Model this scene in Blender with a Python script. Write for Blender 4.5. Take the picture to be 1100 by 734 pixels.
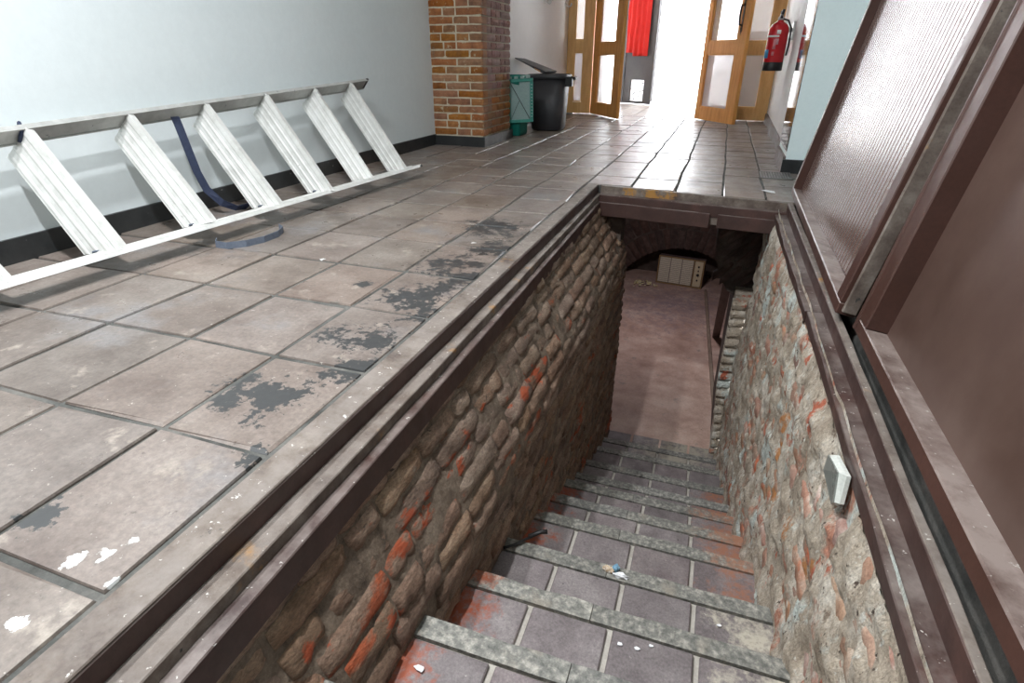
import bpy, bmesh, math, random
from mathutils import Vector, Matrix, noise
S = bpy.context.scene
COL = S.collection
for o in list(bpy.data.objects):
    bpy.data.objects.remove(o)
# ------------------------------------------------------------------ camera
EYE = Vector((0, 0, 0.65))
RX = Vector((0.94400931, 0.32990565, 0.00294675))
RY = Vector((0.15062757, -0.42303275, -0.89350693))
RZ = Vector((-0.29352641, 0.84392272, -0.44903974))
cd = bpy.data.cameras.new('camera')
cam = bpy.data.objects.new('camera', cd); COL.objects.link(cam)
cd.sensor_width = 36; cd.lens = 36 * 600.87 / 1100
cd.clip_start = .02; cd.clip_end = 200
m3 = Matrix((RX, -RY, -RZ)).transposed()
cam.matrix_world = Matrix.Translation(EYE) @ m3.to_4x4()
S.camera = cam
# ------------------------------------------------------------------ world, lights, exposure
W = bpy.data.worlds.new('world'); S.world = W; W.use_nodes = True
W.node_tree.nodes['Background'].inputs[0].default_value = (.93, .96, 1, 1)
W.node_tree.nodes['Background'].inputs[1].default_value = 15.0
S.view_settings.view_transform = 'Standard'; S.view_settings.look = 'None'
S.view_settings.gamma = 1; S.view_settings.use_curve_mapping = False
S.view_settings.exposure = 0.0
def area(name, loc, size, power, col, rot=(0, 0, 0), sy=None):
    l = bpy.data.lights.new(name, 'AREA'); l.energy = power; l.color = col
    l.shape = 'RECTANGLE' if sy else 'DISK'; l.size = size
    if sy: l.size_y = sy
    o = bpy.data.objects.new(name, l); COL.objects.link(o); o.location = loc; o.rotation_euler = rot
    return o
area('ceiling_lamp_light', (-1.45, .65, 2.55), .11, 70, (.95, .97, 1))
area('ceiling_lamp_light', (-.85, .5, 2.55), .11, 70, (.95, .97, 1))
area('ceiling_fill_light', (-.6, -1.6, 2.9), 1.6, 8, (.92, .97, 1), sy=1.2)  # unseen broad fill added for soft ambience, no fixture
area('ceiling_fill_light', (-.9, 4.6, 2.9), 1.2, 5, (1, .93, .88), sy=1.2)  # second added fill, warm, over the far half of the hall
area('cellar_fill_light', (-.35, 5.3, -.2), .25, 10, (1, .90, .95))  # unseen light added to brighten the dim cellar
# ------------------------------------------------------------------ helpers
RND = random.Random(7)
def link(name, me, mat=None, parent=None):
    o = bpy.data.objects.new(name, me); COL.objects.link(o)
    if mat is not None and not me.materials: me.materials.append(mat)
    if parent is not None: o.parent = parent
    return o
def empty(name, loc=(0, 0, 0)):
    o = bpy.data.objects.new(name, None); COL.objects.link(o); o.location = loc; o.empty_display_size = .05
    return o
def tag(o, label, cat, group=None):
    o['label'] = label; o['category'] = cat
    if group: o['group'] = group
    return o
def struct(o): o['kind'] = 'structure'; return o
def stuff(o): o['kind'] = 'stuff'; return o
class MB:
    def __init__(s): s.v = []; s.f = []; s.sm = []
    def add(s, vs, fs, smooth=False):
        b = len(s.v); s.v += [Vector(v) for v in vs]; s.f += [tuple(b + i for i in f) for f in fs]; s.sm += [smooth] * len(fs)
        return s
    def hexa(s, p):   # p: 8 points, 0-3 bottom loop, 4-7 top loop
        return s.add(p, [(3, 2, 1, 0), (4, 5, 6, 7), (0, 1, 5, 4), (1, 2, 6, 5), (2, 3, 7, 6), (3, 0, 4, 7)])
    def box(s, x0, x1, y0, y1, z0, z1, M=None):
        p = [Vector(q) for q in ((x0, y0, z0), (x1, y0, z0), (x1, y1, z0), (x0, y1, z0), (x0, y0, z1), (x1, y0, z1), (x1, y1, z1), (x0, y1, z1))]
        if M is not None: p = [M @ q for q in p]
        return s.hexa(p)
    def quad(s, a, b, c, d): return s.add([a, b, c, d], [(0, 1, 2, 3)])
    def lathe(s, prof, c=(0, 0, 0), n=24, M=None, smooth=True):
        vs = []; fs = []
        for r, z in prof:
            for k in range(n):
                a = 2 * math.pi * k / n; p = Vector((r * math.cos(a), r * math.sin(a), z))
                if M is not None: p = M @ p
                vs.append(p + Vector(c))
        m = len(prof)
        for i in range(m - 1):
            for k in range(n):
                fs.append((i * n + k, i * n + (k + 1) % n, (i + 1) * n + (k + 1) % n, (i + 1) * n + k))
        fs.append(tuple(range(n - 1, -1, -1))); fs.append(tuple((m - 1) * n + k for k in range(n)))
        return s.add(vs, fs, smooth)
    def tube(s, pts, r, n=8, smooth=True):
        pts = [Vector(p) for p in pts]; vs = []; fs = []
        for i, p in enumerate(pts):
            t = (pts[min(i + 1, len(pts) - 1)] - pts[max(i - 1, 0)]).normalized()
            a = t.orthogonal().normalized() if i == 0 else (pa - t * pa.dot(t)).normalized()
            pa = a; b = t.cross(a)
            for k in range(n):
                w = 2 * math.pi * k / n; vs.append(p + (a * math.cos(w) + b * math.sin(w)) * r)
        for i in range(len(pts) - 1):
            for k in range(n): fs.append((i * n + k, i * n + (k + 1) % n, (i + 1) * n + (k + 1) % n, (i + 1) * n + k))
        fs.append(tuple(range(n - 1, -1, -1))); fs.append(tuple((len(pts) - 1) * n + k for k in range(n)))
        return s.add(vs, fs, smooth)
    def mesh(s, name, bevel=0, seg=2, origin=None, weld=False):
        me = bpy.data.meshes.new(name)
        off = Vector(origin) if origin is not None else Vector()
        me.from_pydata([tuple(v - off) for v in s.v], [], s.f)
        for p, q in zip(me.polygons, s.sm): p.use_smooth = q
        bm = bmesh.new(); bm.from_mesh(me)
        if weld: bmesh.ops.remove_doubles(bm, verts=bm.verts, dist=1e-5)
        bmesh.ops.recalc_face_normals(bm, faces=bm.faces)
        if bevel:
            ed = [e for e in bm.edges if len(e.link_faces) == 2 and e.calc_face_angle(0) > .5]
            bmesh.ops.bevel(bm, geom=ed, offset=bevel, segments=seg, affect='EDGES', profile=.6)
        bm.to_mesh(me); bm.free(); me.update()
        return me
    def obj(s, name, mat=None, parent=None, bevel=0, seg=2, origin=None, weld=False):
        o = link(name, s.mesh(name, bevel, seg, origin, weld), mat, None)
        if origin is not None: o.location = origin
        if parent is not None:
            o.parent = parent
            o.location = Vector(origin or (0, 0, 0)) - parent_loc(parent)
        return o
def parent_loc(p):
    l = Vector(p.location)
    return l if p.parent is None else l + parent_loc(p.parent)
# ------------------------------------------------------------------ materials
def mat(name, cols, scale=6, detail=5, rough=(.55, .8), bump=.15, bscale=60, rnd=.0, layers=(), points=(), dust=None, metal=0, hue=.0, stretch=(1, 1, 1), spec=.5, coat=0, bdist=.004, soft=(.45, .72), grit=.18):
    m = bpy.data.materials.new(name); m.use_nodes = True
    N = m.node_tree.nodes; L = m.node_tree.links; N.clear()
    def nd(t, **k):
        n = N.new(t)
        for a, b in k.items(): setattr(n, a, b)
        return n
    out = nd('ShaderNodeOutputMaterial'); bs = nd('ShaderNodeBsdfPrincipled'); L.new(bs.outputs[0], out.inputs[0])
    geo = nd('ShaderNodeNewGeometry')
    mp = nd('ShaderNodeMapping'); L.new(geo.outputs['Position'], mp.inputs['Vector']); mp.inputs['Scale'].default_value = stretch
    vec = mp.outputs[0]
    cnt = [0]
    def noisen(sc, det=5, ro=.6, v=None, dist=0):
        n = nd('ShaderNodeTexNoise'); n.inputs['Scale'].default_value = sc; n.inputs['Detail'].default_value = det
        n.inputs['Roughness'].default_value = ro; n.inputs['Distortion'].default_value = dist
        cnt[0] += 1
        o = nd('ShaderNodeVectorMath', operation='ADD'); L.new(v or vec, o.inputs[0]); o.inputs[1].default_value = (cnt[0] * 3.7, cnt[0] * 1.3, cnt[0] * 7.1)
        L.new(o.outputs[0], n.inputs['Vector'])
        return n.outputs['Fac']
    def ramp(f, stops):
        r = nd('ShaderNodeValToRGB'); e = r.color_ramp.elements
        while len(e) < len(stops): e.new(.5)
        for q, (p, c) in zip(e, stops): q.position = p; q.color = (*c, 1) if len(c) == 3 else c
        L.new(f, r.inputs[0]); return r.outputs[0]
    def mrange(f, a, b, c=0, d=1):
        r = nd('ShaderNodeMapRange'); L.new(f, r.inputs[0])
        for i, q in enumerate((a, b, c, d)): r.inputs[1 + i].default_value = q
        return r.outputs[0]
    def math_(op, a, b):
        r = nd('ShaderNodeMath', operation=op)
        for i, q in enumerate((a, b)):
            if isinstance(q, (int, float)): r.inputs[i].default_value = q
            else: L.new(q, r.inputs[i])
        return r.outputs[0]
    def mix(fac, a, b):
        r = nd('ShaderNodeMix', data_type='RGBA'); L.new(fac, r.inputs[0])
        for i, q in ((6, a), (7, b)):
            if isinstance(q, tuple): r.inputs[i].default_value = (*q, 1)
            else: L.new(q, r.inputs[i])
        return r.outputs[2]
    if len(cols) == 1: col = ramp(noisen(scale, detail), [(0, tuple(c * .93 for c in cols[0])), (1, tuple(min(1, c * 1.07) for c in cols[0]))])
    else:
        k = len(cols)
        col = ramp(noisen(scale, detail, .65), [(.3 + .4 * i / (k - 1), c) for i, c in enumerate(cols)])
    if rnd or hue:
        oi = nd('ShaderNodeObjectInfo'); h = nd('ShaderNodeHueSaturation'); L.new(col, h.inputs['Color'])
        L.new(mrange(oi.outputs['Random'], 0, 1, 1 - rnd, 1 + rnd), h.inputs['Value'])
        r2 = math_('FRACT', math_('MULTIPLY', oi.outputs['Random'], 37.7), 0)
        L.new(mrange(r2, 0, 1, .5 - hue, .5 + hue), h.inputs['Hue'])
        r3 = math_('FRACT', math_('MULTIPLY', oi.outputs['Random'], 91.3), 0)
        L.new(mrange(r3, 0, 1, .85, 1.15), h.inputs['Saturation'])
        col = h.outputs[0]
    for (sc, lo, hi, c) in layers:
        col = mix(mrange(noisen(sc, 6, .65), lo, hi), col, c)
    if grit:
        gr = mrange(noisen(scale * 18 if scale < 12 else 150, 4, .75), .25, .75, 1 - grit, 1 + grit)
        gm = nd('ShaderNodeVectorMath', operation='SCALE'); L.new(col, gm.inputs[0]); L.new(gr, gm.inputs['Scale']); col = gm.outputs[0]
    if points:
        by = {}
        for (p, r, c) in points: by.setdefault(c, []).append((p, r))
        for c, ps in by.items():
            wob = noisen(14, 6, .7); wob2 = noisen(55, 4, .7)
            tot = None
            for p, r in ps:
                d = nd('ShaderNodeVectorMath', operation='DISTANCE'); L.new(geo.outputs['Position'], d.inputs[0]); d.inputs[1].default_value = p
                q = mrange(math_('DIVIDE', d.outputs['Value'], r), 0, 1.2, 1, 0)
                tot = q if tot is None else math_('MAXIMUM', tot, q)
            f = math_('ADD', tot, math_('ADD', math_('MULTIPLY', math_('SUBTRACT', wob, .5), 2.5), math_('MULTIPLY', math_('SUBTRACT', wob2, .5), 1.7)))
            f = math_('MULTIPLY', mrange(f, *soft), mrange(tot, .0, .25))
            col = mix(f, col, c)
    if dust:
        sp = nd('ShaderNodeSeparateXYZ'); L.new(geo.outputs['Normal'], sp.inputs[0])
        f = math_('MULTIPLY', mrange(sp.outputs[2], .5, .95), mrange(noisen(9, 6, .7), dust[1], dust[2]))
        col = mix(f, col, dust[0])
        g = math_('MULTIPLY', mrange(sp.outputs[2], .3, .9), mrange(noisen(75, 3, .6), .66, .72))
        col = mix(g, col, (.55, .52, .48))
    L.new(col, bs.inputs['Base Color'])
    L.new(mrange(noisen(scale * 2.3, 5), .3, .7, rough[0], rough[1]), bs.inputs['Roughness'])
    bs.inputs['Metallic'].default_value = metal
    bs.inputs['Specular IOR Level'].default_value = spec
    if coat: bs.inputs['Coat Weight'].default_value = coat; bs.inputs['Coat Roughness'].default_value = .15
    if bump:
        b = nd('ShaderNodeBump'); b.inputs['Strength'].default_value = bump; b.inputs['Distance'].default_value = bdist
        L.new(noisen(bscale, 6, .65), b.inputs['Height']); L.new(b.outputs[0], bs.inputs['Normal'])
    return m
def glass(name, tint=(.9, .92, .93), alpha=.3, rough=.05):
    m = bpy.data.materials.new(name); m.use_nodes = True
    b = m.node_tree.nodes['Principled BSDF']; b.inputs['Base Color'].default_value = (*tint, 1)
    b.inputs['Roughness'].default_value = rough; b.inputs['Alpha'].default_value = alpha
    return m
tar = (.042, .042, .042); wpt = (.60, .60, .58)
TARP = [((-.84, .80, 0), .13, tar), ((-.91, .775, 0), .09, tar), ((-.76, 1.12, 0), .12, tar), ((-.88, 1.1, 0), .07, tar), ((-.80, 1.42, 0), .16, tar), ((-.84, 1.70, 0), .17, tar), ((-.74, 1.6, 0), .12, tar),
        ((-.92, .39, 0), .055, tar), ((-.86, 2.25, 0), .2, tar), ((-.73, 1.95, 0), .16, tar), ((-.70, .62, 0), .06, tar), ((-1.02, 1.45, 0), .05, tar), ((-.72, .95, 0), .1, tar), ((-.71, 1.3, 0), .1, tar)]
WHP = [((-.785, .338, 0), .022, wpt), ((-.745, .395, 0), .016, wpt), ((-.755, .365, 0), .018, wpt), ((-.70, .33, 0), .014, wpt), ((-.76, .24, 0), .018, wpt), ((-1.3, 1.62, 0), .014, wpt), ((-.86, 2.0, 0), .014, wpt), ((-.73, .43, 0), .012, wpt)]
REDS = [((x, y, z), r, (.38, .075, .026)) for x, y, z, r in [(-0.494, 0.952, -0.275, 0.06), (-0.503, 0.795, -0.254, 0.055), (-0.507, 1.112, -0.25, 0.05), (-0.471, 1.633, -0.324, 0.06), (-0.475, 1.488, -0.317, 0.05), (-0.498, 0.872, -0.266, 0.05), (-0.502, 0.492, -0.253, 0.035), (-0.493, 0.734, -0.273, 0.035), (-0.46, 0.625, -0.342, 0.04), (-0.486, 1.385, -0.293, 0.03), (-0.472, 1.949, -0.325, 0.04), (-0.495, 1.023, -0.273, 0.05), (-0.469, 1.573, -0.328, 0.05), (-0.43, 2.537, -0.511, 0.04), (-0.509, 1.25, -0.248, 0.03), (-0.51, 0.457, -0.235, 0.03), (-0.472, 0.757, -0.317, 0.025), (-0.471, 1.746, -0.327, 0.04), (-0.493, 0.838, -0.276, 0.04)]]
MT = dict(
    tile=mat('floor_tile', [(.116, .088, .073), (.176, .142, .120), (.232, .195, .169)], scale=5, rough=(.26, .5), bump=.25, bscale=30, rnd=.11, hue=.006, soft=(.5, .62), grit=.3,
             layers=[(3.5, .55, .72, (.19, .18, .18)), (11, .60, .75, (.36, .31, .26)), (7, .64, .74, (.13, .115, .10)), (2.2, .58, .66, (.25, .20, .17)), (40, .64, .70, (.11, .09, .08)), (75, .66, .70, (.42, .38, .34))], points=TARP + WHP, bdist=.003),
    grout=mat('floor_grout', [(.05, .05, .046), (.10, .10, .093), (.17, .16, .145)], scale=9, rough=(.9, 1), bump=.5, bscale=90, spec=.1),
    board=mat('brown_painted_board', [(.040, .020, .017), (.055, .028, .023), (.085, .042, .034)], scale=7, rough=(.4, .6), bump=.25, bscale=50,
              layers=[(30, .70, .74, (.20, .13, .09))], dust=((.20, .165, .148), .36, .66), bdist=.002),
    board_dirty=mat('dirty_worn_board', [(.06, .04, .032), (.135, .105, .085), (.24, .205, .175)], scale=12, rough=(.6, .85), bump=.4, bscale=60,
              layers=[(5, .62, .70, (.33, .17, .045)), (30, .66, .7, (.03, .03, .03))], dust=((.22, .19, .168), .38, .66), bdist=.003,
              points=[((x, y, -.02), r, (.34, .17, .04)) for x, y, r in ((-.30, 3.25, .09), (-.22, 3.24, .10), (-.42, 3.26, .07), (-.585, 1.9, .06), (-.585, 1.75, .06), (-.58, 1.5, .05), (-.58, 1.2, .05), (.40, 1.75, .05), (.40, 2.0, .05))], soft=(.5, .9)),
    doorbrown=mat('trapdoor_brown_paint', [(.055, .025, .018), (.075, .034, .026)], scale=6, rough=(.32, .5), bump=.12, bscale=40,
              layers=[(60, .73, .75, (.5, .45, .42)), (4, .62, .8, (.075, .052, .045))], dust=((.29, .235, .21), .3, .6), bdist=.002),
    doorpanel=mat('trapdoor_panel_brown', grit=.03, cols=[(.070, .040, .031), (.088, .053, .042), (.11, .070, .056)], scale=4, rough=(.28, .42), bump=.08, bscale=25,
              layers=[(2.5, .6, .8, (.13, .088, .072))], bdist=.002),
    corr=mat('corrugated_brown_panel', [(.115, .072, .060), (.15, .098, .083)], scale=8, rough=(.20, .26), bump=0, grit=.05, spec=.5),
    wallL=mat('white_cool_wall_paint', grit=.03, cols=[(.688, .744, .753), (.725, .777, .781)], scale=1.5, rough=(.5, .65), bump=.08, bscale=12, layers=[(9, .72, .80, (.60, .64, .65))], bdist=.004),
    wallW=mat('white_wall_paint', grit=.03, cols=[(.76, .75, .74), (.82, .81, .80)], scale=2, rough=(.5, .7), bump=.12, bscale=14, layers=[(7, .66, .8, (.6, .58, .56))]),
    teal=mat('pale_teal_paint', grit=.03, cols=[(.74, .86, .86), (.80, .90, .90)], scale=3, rough=(.3, .45), bump=.1, bscale=14, layers=[(34, .72, .74, (.12, .13, .12))]),
    base=mat('black_baseboard', grit=.03, cols=[(.015, .017, .018), (.035, .036, .036)], scale=9, rough=(.3, .5), bump=.3, bscale=30, layers=[(25, .67, .7, (.25, .25, .24))]),
    basebr=mat('brown_baseboard', [(.09, .065, .055), (.14, .10, .09)], scale=9, rough=(.4, .6), bump=.2),
    ceil=mat('ceiling_paint', grit=.03, cols=[(.8, .8, .79)], rough=(.7, .8), bump=0),
    pbrick=mat('orange_brick', [(.17, .07, .028), (.27, .11, .038), (.36, .165, .065)], scale=14, rough=(.7, .9), bump=.6, bscale=70, rnd=.2, hue=.008, layers=[(18, .62, .70, (.46, .38, .25)), (7, .64, .75, (.13, .09, .06))]),
    pbrick_glare=mat('door_glare_brick', [(.16, .075, .062), (.24, .12, .10), (.33, .19, .165)], scale=14, rough=(.7, .9), bump=.6, bscale=70, rnd=.2, hue=.01, layers=[(20, .63, .72, (.42, .33, .29))]),  # mauve brick copy, daylight glare from the doorway painted into the colour
    pmortar=mat('pale_mortar', [(.46, .40, .29), (.62, .56, .43)], scale=25, rough=(.8, .95), bump=.8, bscale=90),
    sbrick=mat('washed_stairwell_brick', [(.11, .066, .043), (.225, .145, .10), (.36, .265, .195)], scale=10, rough=(.7, .95), bump=1, bscale=60, rnd=.12, hue=.006, stretch=(1, .6, 1.6),
               layers=[(4.2, .59, .64, (.36, .085, .032)), (17, .62, .72, (.32, .26, .20)), (9, .62, .74, (.05, .036, .026)), (60, .64, .70, (.06, .045, .035))], bdist=.010, grit=.55, soft=(.5, .75),
               points=REDS),
    smortar=mat('dark_stairwell_mortar', [(.07, .05, .036), (.17, .125, .09), (.28, .22, .165)], scale=16, rough=(.8, .95), bump=.9, bscale=60, layers=[(5, .64, .7, (.2, .07, .03))], bdist=.008, grit=.4),
    rbrick=mat('plaster_washed_brick', [(.22, .10, .065), (.34, .20, .14), (.50, .43, .36)], scale=9, rough=(.7, .95), bump=.9, bscale=60, rnd=.2, hue=.012,
               layers=[(6, .56, .64, (.46, .13, .06)), (14, .56, .66, (.54, .50, .43))], bdist=.007, grit=.35),
    plaster=mat('old_flaking_plaster', [(.230, .178, .127), (.460, .385, .299), (.713, .661, .575)], scale=9, detail=8, rough=(.75, .95), bump=1, bscale=70, stretch=(1, 1.3, .8),
               layers=[(4, .58, .63, (.44, .20, .13)), (4.5, .56, .63, (.58, .62, .57)), (14, .60, .66, (.24, .18, .13)), (6, .62, .66, (.46, .13, .07)), (30, .62, .66, (.66, .63, .56)), (50, .62, .66, (.08, .055, .04))], bdist=.014, grit=.45, soft=(.45, .8),
               points=[((.33, y, z), r, (.46, .20, .07)) for y, z, r in ((1.66, -.36, .08), (1.62, -.46, .09), (1.55, -.56, .09), (1.27, -.45, .05), (1.1, -.40, .05), (1.03, -.33, .04))]),
    streadt=mat('stair_tile', [(.119, .098, .098), (.175, .147, .147), (.238, .210, .203)], scale=9, rough=(.45, .7), bump=.3, bscale=60, rnd=.12, soft=(.35, .95), grit=.4,
               layers=[(70, .68, .72, (.42, .39, .36)), (6, .62, .75, (.19, .175, .16)), (30, .66, .72, (.06, .05, .05))],
               points=[((.29, y, z), r, (.30, .135, .085)) for y, z, r in ((1.35, -.85, .17), (1.65, -.99, .2), (1.9, -1.13, .2), (2.2, -1.27, .2), (2.5, -1.41, .16))]
                + [((-.44, y, z), r, (.30, .07, .03)) for y, z, r in ((.85, -.57, .12), (1.4, -.85, .13), (1.68, -.99, .13), (1.95, -1.13, .13), (.6, -.43, .1))]
                + [((.28, y, z), .13, (.46, .42, .34)) for y, z in ((.88, -.57), (1.15, -.71), (.62, -.43))]
                + [((.02, 3.1, -1.69), .3, (.33, .30, .24)), ((.1, 3.4, -1.83), .4, (.36, .33, .26))], bdist=.003),
    nosing=mat('granite_nosing', [(.094, .094, .085), (.188, .185, .165), (.375, .356, .312)], scale=60, detail=3, rough=(.5, .75), bump=.4, bscale=80, rnd=.12, soft=(.35, .95), grit=.35,
               layers=[(7, .58, .7, (.25, .225, .185)), (5, .60, .72, (.085, .09, .088))],
               points=[((.3, y, z), r, (.32, .16, .10)) for y, z, r in ((1.53, -.85, .15), (1.8, -.99, .2), (2.06, -1.13, .2))] + [((-.45, y, z), .1, (.30, .08, .035)) for y, z in ((.98, -.57), (1.54, -.85), (1.8, -.99))], bdist=.003),
    stairmortar=mat('stair_mortar', [(.33, .30, .26), (.46, .43, .38)], scale=20, rough=(.8, .9), bump=.5, bscale=80),
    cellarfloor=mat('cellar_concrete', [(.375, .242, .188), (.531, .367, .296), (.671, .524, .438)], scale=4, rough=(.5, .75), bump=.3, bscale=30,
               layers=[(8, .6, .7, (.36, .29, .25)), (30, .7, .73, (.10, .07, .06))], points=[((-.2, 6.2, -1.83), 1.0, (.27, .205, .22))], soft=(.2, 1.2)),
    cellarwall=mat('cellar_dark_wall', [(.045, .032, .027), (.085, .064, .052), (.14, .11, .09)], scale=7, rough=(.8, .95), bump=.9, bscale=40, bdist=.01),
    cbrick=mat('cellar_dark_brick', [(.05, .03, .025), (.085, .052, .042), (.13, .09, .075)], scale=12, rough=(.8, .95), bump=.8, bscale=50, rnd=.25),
    alu=mat('weathered_aluminium', grit=.03, cols=[(.58, .58, .55), (.70, .70, .67), (.76, .76, .74)], scale=14, rough=(.35, .55), bump=.1, bscale=60, metal=.25, layers=[(30, .70, .74, (.30, .30, .29)), (6, .64, .74, (.48, .48, .46))], bdist=.001),
    alud=mat('grey_aluminium_rail', grit=.03, cols=[(.38, .38, .36), (.52, .52, .50)], scale=18, rough=(.4, .6), bump=.15, metal=.3, layers=[(25, .66, .7, (.2, .2, .2))], bdist=.001),
    navy=mat('navy_strap', [(.018, .026, .06), (.03, .042, .085)], scale=40, rough=(.6, .8), bump=.3, bscale=300, bdist=.001, layers=[(30, .72, .74, (.4, .42, .45))]),
    greystrap=mat('grey_blue_strap', [(.09, .11, .15), (.13, .15, .19)], scale=40, rough=(.6, .8), bump=.3, bscale=300, bdist=.001),
    pine=mat('honey_pine', [(.618, .262, .054), (.752, .362, .091), (.847, .444, .134)], scale=9, stretch=(3, 3, .35), rough=(.35, .5), bump=.1, bscale=40, layers=[(26, .72, .75, (.22, .09, .03))], bdist=.001),
    pinep=mat('pale_pine', [(.641, .357, .118), (.764, .468, .172), (.838, .554, .246)], scale=9, stretch=(3, 3, .35), rough=(.35, .5), bump=.1, layers=[(26, .72, .75, (.3, .15, .06))], bdist=.001),
    iron=mat('black_iron', [(.015, .014, .014)], rough=(.4, .5), bump=.1),
    binb=mat('black_bin_plastic', grit=.03, cols=[(.030, .030, .034), (.042, .042, .046)], scale=5, rough=(.4, .55), bump=.08, bscale=90),
    bing=mat('green_bin_plastic', grit=.03, cols=[(.004, .15, .115), (.006, .19, .15)], scale=5, rough=(.35, .5), bump=.05),
    bingp=mat('pale_green_panel', [(.22, .33, .31), (.28, .39, .37)], scale=6, rough=(.35, .5), bump=.05),
    orange=mat('orange_sticker', [(.6, .25, .06)], rough=(.5, .6), bump=0),
    red=mat('extinguisher_red', grit=.03, cols=[(.50, .008, .015), (.56, .012, .02)], scale=4, rough=(.18, .26), bump=0, coat=.4),
    white=mat('white_label', [(.75, .75, .74)], rough=(.4, .6), bump=0),
    blue=mat('blue_label', [(.05, .32, .60)], rough=(.4, .6), bump=0),
    black=mat('black_plastic', [(.012, .012, .013)], rough=(.35, .5), bump=0),
    chrome=mat('dull_chrome', [(.55, .55, .53)], rough=(.25, .35), bump=0, metal=.9),
    cloth=mat('red_cloth', grit=.03, cols=[(.62, .018, .016), (.75, .04, .03)], scale=3, rough=(.7, .9), bump=.1, bscale=200, bdist=.001),
    greydoor=mat('grey_street_door', [(.075, .075, .08), (.10, .10, .105)], scale=4, rough=(.4, .6), bump=.1, layers=[(50, .73, .75, (.4, .4, .4))]),
    stone=mat('rough_vestibule_wall', [(.20, .17, .15), (.33, .29, .265), (.42, .385, .36)], scale=6, rough=(.8, .9), bump=.8, bscale=18, bdist=.02),
    street=mat('pale_street', [(.72, .70, .68)], rough=(.8, .9), bump=0),
    beige=mat('heater_cream', [(.64, .55, .36), (.70, .61, .42)], scale=5, rough=(.4, .5), bump=0),
    beiged=mat('heater_slat_cream', [(.72, .67, .53), (.78, .73, .59)], scale=5, rough=(.4, .5), bump=0),
    wood=mat('dark_plank_wood', [(.12, .085, .08), (.19, .14, .13)], scale=8, stretch=(2, 1, .4), rough=(.5, .7), bump=.2),
    yellow=mat('yellowish_scraps', [(.66, .55, .20), (.75, .72, .58)], scale=30, rough=(.7, .8), bump=0),
    offwhite=mat('offwhite_plastic', [(.60, .62, .57), (.66, .68, .63)], scale=6, rough=(.3, .45), bump=0),
    greylens=mat('grey_lens', [(.20, .215, .195)], rough=(.25, .35), bump=0),
    paper=mat('white_paper', [(.78, .79, .80)], rough=(.7, .8), bump=0),
    grate=mat('dark_grate_metal', [(.20, .20, .19), (.28, .275, .26)], scale=20, rough=(.4, .6), bump=.1, metal=.5),
    mirror=mat('glossy_dark_tile', [(.16, .17, .19)], rough=(.04, .08), bump=0, metal=.85),
)
GL = glass('clear_door_glass', (.72, .71, .73), .30); GLM = glass('milky_door_glass', (.80, .76, .82), .62, .25); GLD = glass('dusty_door_glass', (.62, .58, .56), .45, .2)
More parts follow.
